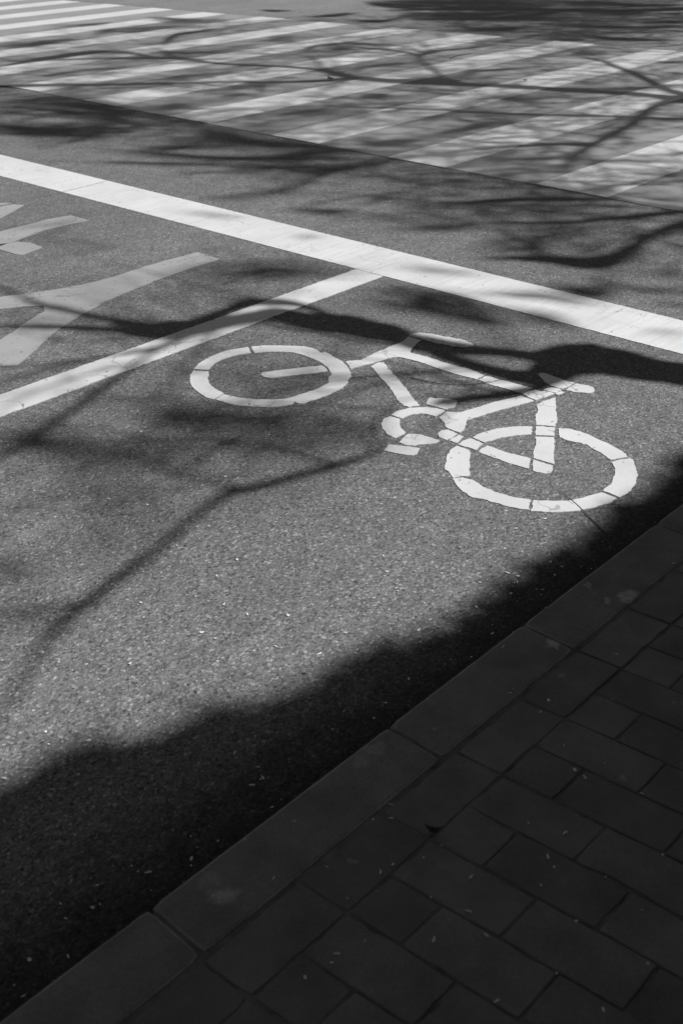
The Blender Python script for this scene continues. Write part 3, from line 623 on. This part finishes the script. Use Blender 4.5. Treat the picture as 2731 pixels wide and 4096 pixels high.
LIMBS3 = [P3(R7, [(2000, 20, 30), (1568, 42, 14), (1300, 50, 14), (1000, 48, 16), (700, 42, 16), (400, 44, 12), (150, 50, 8)]), P3(R7, [(1000, 48, 14), (800, 78, 12), (500, 88, 8), (250, 92, 5)])]

def offs(p): return not (0 < p[0] < 2731 and 0 < p[1] < 4096)
def path_ground(L):
    out = []
    for i, (x, y, t) in enumerate(L):
        g0 = G(x, max(y-t/2, -260)); g1 = G(x, y+t/2); gc = G(x, y)
        a_, b2 = L[max(i-1, 0)], L[min(i+1, len(L)-1)]
        d = G(b2[0], b2[1])-G(a_[0], a_[1]); d.normalize()
        ww = abs((g0-g1).x*d.y-(g0-g1).y*d.x)
        # shadow of a round limb: wider across the sun's azimuth plane
        c = abs(d.dot(SD)); k = math.sqrt(c*c+(1-c*c)/math.sin(SEL)**2)
        out.append((gc.x, gc.y, ww/k/2))
    return out
def tree(name, base, limbs, softs, label, hmax, twig_n, seed, keep=lambda g: True, softdens=1.0, dhr=(1.0, 5.0), field=0, fieldpx=None):
    r_ = random.Random(seed)
    root = empty(name, (base[0], base[1], 0)); tag(root, label, 'tree', 'bare trees along the pavement')
    B = Vector(base)
    def hgt(g, dh=0):
        d = max(0, (Vector((g[0], g[1]))-B).dot(SD))
        return hmax*(1-math.exp(-d*TAN/hmax))+dh
    def up(g, dh=0):
        h = hgt(g)+dh; return lift(g, h)
    lv, lf, tv, tf = [], [], [], []
    allpts = []
    for li, L in enumerate(limbs):
        P = catmull([p for p in path_ground(L)], 6)
        dh = 0
        pts = [up(p, .0) for p in P]; rad = [max(p[2]*(1.28 if seed == 5 else 1.12), .004)*min(1, .3+.7*(len(P)-1-i)/(len(P)*.15))*(1+.22*noise.noise(Vector((p[0]*3.1, p[1]*3.1, li)))+.12*noise.noise(Vector((p[0]*9, p[1]*9, li))))*(1 if offs(L[0]) else min(1, .35+.65*i/(len(P)*.08))) for i, p in enumerate(P)]
        tube(lv, lf, [tuple(p) for p in pts], rad, 8)
        for i in range(0, len(P), 2): allpts.append((P[i], P[min(i+1, len(P)-1)]-P[i-1 if i else 0], rad[i]))
        if li == 0: first = (pts[0], rad[0], P[0])
    lv = [tuple(Vector(v)+Vector((0, 0, 0))) for v in lv]
    # trunk
    p0, r0, g0 = first
    tp = []; tr = []
    for i in range(13):
        t = i/12
        q = Vector((base[0], base[1], -.05)).lerp(p0, t) ; 
        ctrl = Vector((base[0], base[1], p0.z*.72))
        q = (1-t)**2*Vector((base[0], base[1], -.05))+2*t*(1-t)*ctrl+t*t*p0
        tp.append(q-Vector((base[0], base[1], 0))); tr.append((max(r0*1.9, .13)*(1-t)+r0*t)*(1+.35*math.exp(-t*14)))
    V, Fc = [], []; tube(V, Fc, [tuple(q) for q in tp], tr, 14)
    mesh_obj('trunk', V, Fc, M_BARK, root, True)
    # branchlets from soft areas
    def shoot(g, ang, L, r, depth, dh):
        n_ = max(4, int(L/.12)); P = [Vector(g)]; a_ = ang
        for i in range(n_):
            a_ += r_.gauss(0, .16); P.append(P[-1]+Vector((math.cos(a_), math.sin(a_)))*L/n_)
        if not all(keep(q) for q in P): return
        tube(tv, tf, [tuple(up(q, dh+.03*i)) for i, q in enumerate(P)], [r*(1-.7*i/n_) for i in range(n_+1)], 3)
        if depth:
            for c in range(r_.randint(2, 4)):
                i = r_.randint(1, n_-1); shoot(P[i], a_+r_.choice((-1, 1))*r_.uniform(.4, .9), L*r_.uniform(.35, .65), r*.65, depth-1, dh+.03*i)
    for S_ in softs:
        P = path_ground(S_)
        tot = sum(math.hypot(P[i+1][0]-P[i][0], P[i+1][1]-P[i][1]) for i in range(len(P)-1))
        P = catmull(P, 5)
        wmean = sum(p[2] for p in P)/len(P)
        n_s = max(3, int(softdens*(3+wmean*75)))
        for k in range(n_s):
            a0 = -1+2*(k+.5)/n_s+r_.uniform(-.15, .15); ph = r_.uniform(0, 6.28); fr = r_.uniform(2, 6)
            i0 = r_.randint(0, max(0, len(P)//4)); i1 = len(P)-r_.randint(0, max(0, len(P)//4))
            seg = [Vector(p[:2]) for p in P[i0:i1]]; ws = [p[2] for p in P[i0:i1]]
            if len(seg) < 3: continue
            e0 = (seg[0]-seg[1])*r_.uniform(0, 3.5); e1 = (seg[-1]-seg[-2])*r_.uniform(0, 3.5)
            seg = [seg[0]+e0]+seg+[seg[-1]+e1]; ws = [ws[0]]+ws+[ws[-1]]
            dh = r_.uniform(*dhr); m_ = len(seg); pts = []; rad = []
            for i in range(m_):
                d = seg[min(i+1, m_-1)]-seg[max(i-1, 0)]; d = d.normalized() if d.length > 1e-6 else Vector((1, 0))
                o_ = (a0*.95+.3*math.sin(ph+fr*i/m_))*ws[i]
                pts.append(tuple(up((seg[i].x-d.y*o_, seg[i].y+d.x*o_), dh))); rad.append(max(.006, min(.017, ws[i]*.3))*min(1, .25+2.2*min(i, m_-1-i)/m_))
            tube(tv, tf, pts, rad, 4)
            if k % 2 == 0:
                i = r_.randint(1, m_-2); d = seg[i+1]-seg[i-1]
                shoot(seg[i], math.atan2(d.y, d.x)+r_.choice((-1, 1))*r_.uniform(.3, 1.0), r_.uniform(.2, .5)+ws[i], .008, 1, dh)
    for k in range(twig_n):
        p, d, r = r_.choice(allpts)
        if r > .09: continue
        ang = math.atan2(d[1], d[0])+r_.choice((-1, 1))*r_.uniform(.35, 1.1)
        shoot((p[0], p[1]), ang, r_.uniform(.5, 1.8), r_.uniform(.007, .014), 2, 0)
    for k in range(field):      # fine spray of the outer crown
        x, y = fieldpx(r_); g_ = G(x, y)
        shoot(g_, math.atan2(-RGT.y, -RGT.x)+r_.gauss(0, .42)+(math.pi if r_.random() < .3 else 0), r_.uniform(.5, 1.9), r_.uniform(.007, .016)*(.75 if seed == 3 else 1), 2, r_.uniform(-1, 2.5)+(5 if seed == 3 else 0))
    loc = Vector((base[0], base[1], 0))
    for nm, v_, f_ in (('limbs', lv, lf), ('twigs', tv, tf)):
        if v_:
            q_ = mesh_obj(nm, [(x-loc.x, y-loc.y, z) for x, y, z in v_], f_, M_BARK, root, True)
            if nm == 'twigs': q_['kind'] = 'stuff'
    return root
def uproj(g):   # survey position of a ground point (used only to leave sunny gaps clear)
    d = Vector((g[0], g[1], -CAMH)); c = d.dot(FWD)
    return (CX+F*d.dot(RGT)/c, CY-F*d.dot(UPV)/c) if c > .1 else (-1, -1)
def fp1(r_):
    while 1:
        x = r_.uniform(-150, 2500); y = r_.uniform(900, 2350)
        if y < 2480-.42*x and y > 760+.262*x: return x, y
def keep1(g):
    x, y = uproj(g); return y < 2560-.40*x and (y > 725+.262*x)
def base_for(L, yb):
    g = G(L[0][0], L[0][1]); d = (g.y-yb)/(-SH.y); return (g.x+SH.x*d, yb)
tree('bare_tree', base_for(LIMBS1[0], -1.35), LIMBS1, SOFT1, 'bare leafless tree just outside the right edge, shading the bicycle symbol', 11, 30, 3, keep1, .62, (4.0, 9.5), 20, fp1)
def fp2(r_):
    while 1:
        x = r_.uniform(-100, 2850); y = 80+900*r_.random()**1.5
        if y < 330+.244*x+r_.uniform(-150, 200) and y > 150-.09*x and y > 35 and not (x > 1500 and y > 520 and y < 300+.19*x and r_.random() < .7): return x, y
def keep2(g):
    x, y = uproj(g); return y < 600+.244*x-30 and not (x < 700 and y < 110-.08*x)
tree('bare_tree', base_for(LIMBS2[0], -1.35), LIMBS2, SOFT2, 'bare leafless tree right of the crosswalk, shading its stripes', 13, 260, 5, keep2, 1.2, (1.0, 7.0), 700, fp2)
def keep3(g):
    x, y = uproj(g); return x > 1430+max(0, y)*2
tree('bare_tree', base_for(LIMBS3[0], -1.35), LIMBS3, SOFT3, 'bare leafless tree beyond the crosswalk, shading the far road', 13, 160, 9, keep3, 2.3, (0, 5.0), 520, lambda r_: (r_.uniform(1450, 2900), 130*r_.random()**1.3))

# ------------------------------------------------------------------ evergreen trees that shade the pavement
bnd_px = [(-60, 1870), (0, 1838), (100, 1795), (170, 1745), (250, 1718), (330, 1708), (400, 1698), (450, 1655), (520, 1632), (600, 1625), (680, 1600), (750, 1553), (850, 1520), (930, 1485), (1000, 1460), (1080, 1438), (1105, 1400), (1150, 1355), (1220, 1335), (1245, 1292), (1300, 1268), (1375, 1250), (1395, 1215), (1420, 1165), (1490, 1150), (1530, 1112), (1548, 1092), (1556, 1062), (1568, 1052), (1600, 1055)]
bnd = sorted([tuple(G(x*2731/1568, y*2731/1568)) for x, y in bnd_px])
bx = np.array([p[0] for p in bnd]); by = np.array([p[1] for p in bnd])
def limit(gx):
    y = np.interp(gx, bx, by)
    y = np.where(gx < bx[0], by[0]+.12*np.sin((gx-bx[0])*3.3), y)
    y = np.where(gx > bx[-1], by[-1]-.02+.06*np.sin((gx-bx[-1])*4.1), y)
    return y
rs = np.random.RandomState(4)
def evergreen(cx_, label):
    root = empty('evergreen_tree', (cx_, -3.9, 0)); tag(root, label, 'tree', 'evergreen trees along the pavement')
    V, Fc = [], []
    tube(V, Fc, [(0.05*math.sin(i), .04*math.cos(i*1.7), -.05+i*.45) for i in range(12)], [.19-.011*i+.08*math.exp(-i) for i in range(12)], 12)
    for k in range(9):
        a_ = k*2.4; z0 = 2.4+k*.28; q = [(0, 0, z0)]
        for i in range(1, 6): q.append((math.cos(a_)*i*.42, math.sin(a_)*i*.36-.1*i, z0+i*.62))
        tube(V, Fc, q, [.06-.01*i for i in range(6)], 6)
    mesh_obj('trunk', V, Fc, M_BARKD, root, True)
    nc = 2400
    c = np.stack([rs.uniform(-3.1, 3.1, nc), rs.uniform(-8.0, -1.2, nc)+3.9, rs.uniform(5.0, 10.6, nc)], 1)
    pl = np.repeat(c, 26, 0)+rs.normal(0, .17, (nc*26, 3))
    wx = pl[:, 0]+cx_; wy = pl[:, 1]-3.9; wz = pl[:, 2]
    gx = wx-SH.x*wz/TAN; gy = wy-SH.y*wz/TAN
    dep = limit(gx)-gy
    ok = (dep > .0) & (dep < 5.8) & (wz > 4.6) & (wz < 10.9)
    pl = pl[ok]; n_ = len(pl)
    s = rs.uniform(.055, .10, n_)
    d1 = rs.normal(0, 1, (n_, 3)); d1 /= np.linalg.norm(d1, axis=1)[:, None]
    d2 = np.cross(d1, rs.normal(0, 1, (n_, 3))); d2 /= np.linalg.norm(d2, axis=1)[:, None]
    a1 = d1*s[:, None]; a2 = d2*s[:, None]*.55
    v = np.stack([pl-a1, pl-a2, pl+a1, pl+a2], 1).reshape(-1, 3)
    me = bpy.data.meshes.new('crown')
    me.vertices.add(len(v)); me.vertices.foreach_set('co', v.ravel())
    me.loops.add(4*n_); me.loops.foreach_set('vertex_index', np.arange(4*n_))
    me.polygons.add(n_); me.polygons.foreach_set('loop_start', np.arange(n_)*4)
    me.update(calc_edges=True); me.materials.append(M_FOL)
    o = bpy.data.objects.new('crown', me); C.objects.link(o); o.parent = root
for cx_, lb in ((-3.2, 'dense evergreen tree behind the camera shading the pavement'), (1.4, 'dense evergreen tree at right shading the near pavement'), (6.0, 'dense evergreen tree standing beside the bare tree at the kerb'), (10.6, 'dense evergreen tree standing level with the crosswalk')):
    evergreen(cx_, lb)

# ------------------------------------------------------------------ unseen building added to block sky light
M_WALL = m_plain('facade_plaster', .16, .22, 3, .9); M_GLASS = m_plain('window_glass', .02, .03, 2, .15); M_FR = m_plain('window_frame', .12, .14, 20, .6)
bd = empty('sky_block_building', (2, -11, 0)); tag(bd, 'unseen five storey building added behind the pavement to cut sky light', 'building')
def boxes(L):
    V, Fc = [], []
    for (x0_, x1_, y0_, y1_, z0_, z1_) in L:
        b0 = len(V)
        V += [(x0_, y0_, z0_), (x1_, y0_, z0_), (x1_, y1_, z0_), (x0_, y1_, z0_), (x0_, y0_, z1_), (x1_, y0_, z1_), (x1_, y1_, z1_), (x0_, y1_, z1_)]
        Fc += [[b0+i for i in f] for f in ((0, 3, 2, 1), (4, 5, 6, 7), (0, 1, 5, 4), (1, 2, 6, 5), (2, 3, 7, 6), (3, 0, 4, 7))]
    return V, Fc
W0, W1, HB = -30, 34, 16.5
rows = [(.9+3.2*i, 2.7+3.2*i) for i in range(5)]; cols = [W0+1.5+2.6*i for i in range(24)]
L = []; zc = -.1
for (a0, a1) in rows: L.append((W0, W1, -10, 0, zc, a0)); zc = a1
L.append((W0, W1, -10, 0, zc, HB))
for (a0, a1) in rows:
    xx = W0
    for c_ in cols: L.append((xx, c_, -10, -.001, a0, a1)); xx = c_+1.4
    L.append((xx, W1, -10, -.001, a0, a1))
mesh_obj('wall', *boxes(L), M_WALL, bd)
mesh_obj('roof', *boxes([(W0-.2, W1+.2, -10.2, .25, HB+.002, HB+.35)]), M_WALL, bd)
wm = None
for (a0, a1) in rows:
    for c_ in cols[8:20]:
        if wm is None:
            o = mesh_obj('window', *boxes([(.02, 1.38, -.22, -.2, .02, 1.78), (0, .06, -.19, -.12, 0, 1.8), (1.34, 1.4, -.19, -.12, 0, 1.8), (.67, .73, -.19, -.12, .06, 1.74), (.06, 1.34, -.19, -.12, 0, .06), (.06, 1.34, -.19, -.12, 1.74, 1.8), (-.05, 1.45, -.1, .06, -.07, -.003)]), M_GLASS, bd); wm = o.data
        else:
            o = bpy.data.objects.new('window', wm); C.objects.link(o); o.parent = bd
        o.location = (c_, 0, a0)

# ------------------------------------------------------------------ light
w_ = bpy.data.worlds.new('World'); sc.world = w_; w_.use_nodes = True
nt = w_.node_tree; bg = nt.nodes['Background']
sky = nt.nodes.new('ShaderNodeTexSky'); sky.sky_type = 'NISHITA'; sky.sun_disc = False
sky.sun_elevation = SEL
az_s = math.atan2(SH.x, SH.y); sky.sun_rotation = az_s
bw = nt.nodes.new('ShaderNodeRGBToBW'); nt.links.new(sky.outputs[0], bw.inputs[0]); nt.links.new(bw.outputs[0], bg.inputs[0])   # the photograph is black and white
bg.inputs[1].default_value = .05
sun = bpy.data.lights.new('sun', 'SUN'); sun.energy = 5; sun.angle = math.radians(.53); sun.color = (1, 1, 1)
so = bpy.data.objects.new('sun', sun); C.objects.link(so); so.location = (5, -10, 20)
sd = Vector((SH.x*math.cos(SEL), SH.y*math.cos(SEL), math.sin(SEL)))
so.rotation_euler = sd.to_track_quat('Z', 'Y').to_euler()

# ------------------------------------------------------------------ camera
cam = bpy.data.cameras.new('camera'); co = bpy.data.objects.new('camera', cam); C.objects.link(co)
R_ = Matrix((RGT, UPV, -FWD)).transposed()
co.matrix_world = Matrix.Translation((0, 0, CAMH)) @ R_.to_4x4()
cam.sensor_fit = 'VERTICAL'; cam.sensor_height = 36; cam.sensor_width = 24; cam.lens = F/4096*36
cam.clip_start = .05; cam.clip_end = 300
cam.dof.use_dof = True; cam.dof.focus_distance = 3.3; cam.dof.aperture_fstop = 7.1
sc.camera = co
sc.view_settings.view_transform = 'Standard'; sc.view_settings.look = 'None'; sc.view_settings.gamma = 1
sc.view_settings.exposure = .25
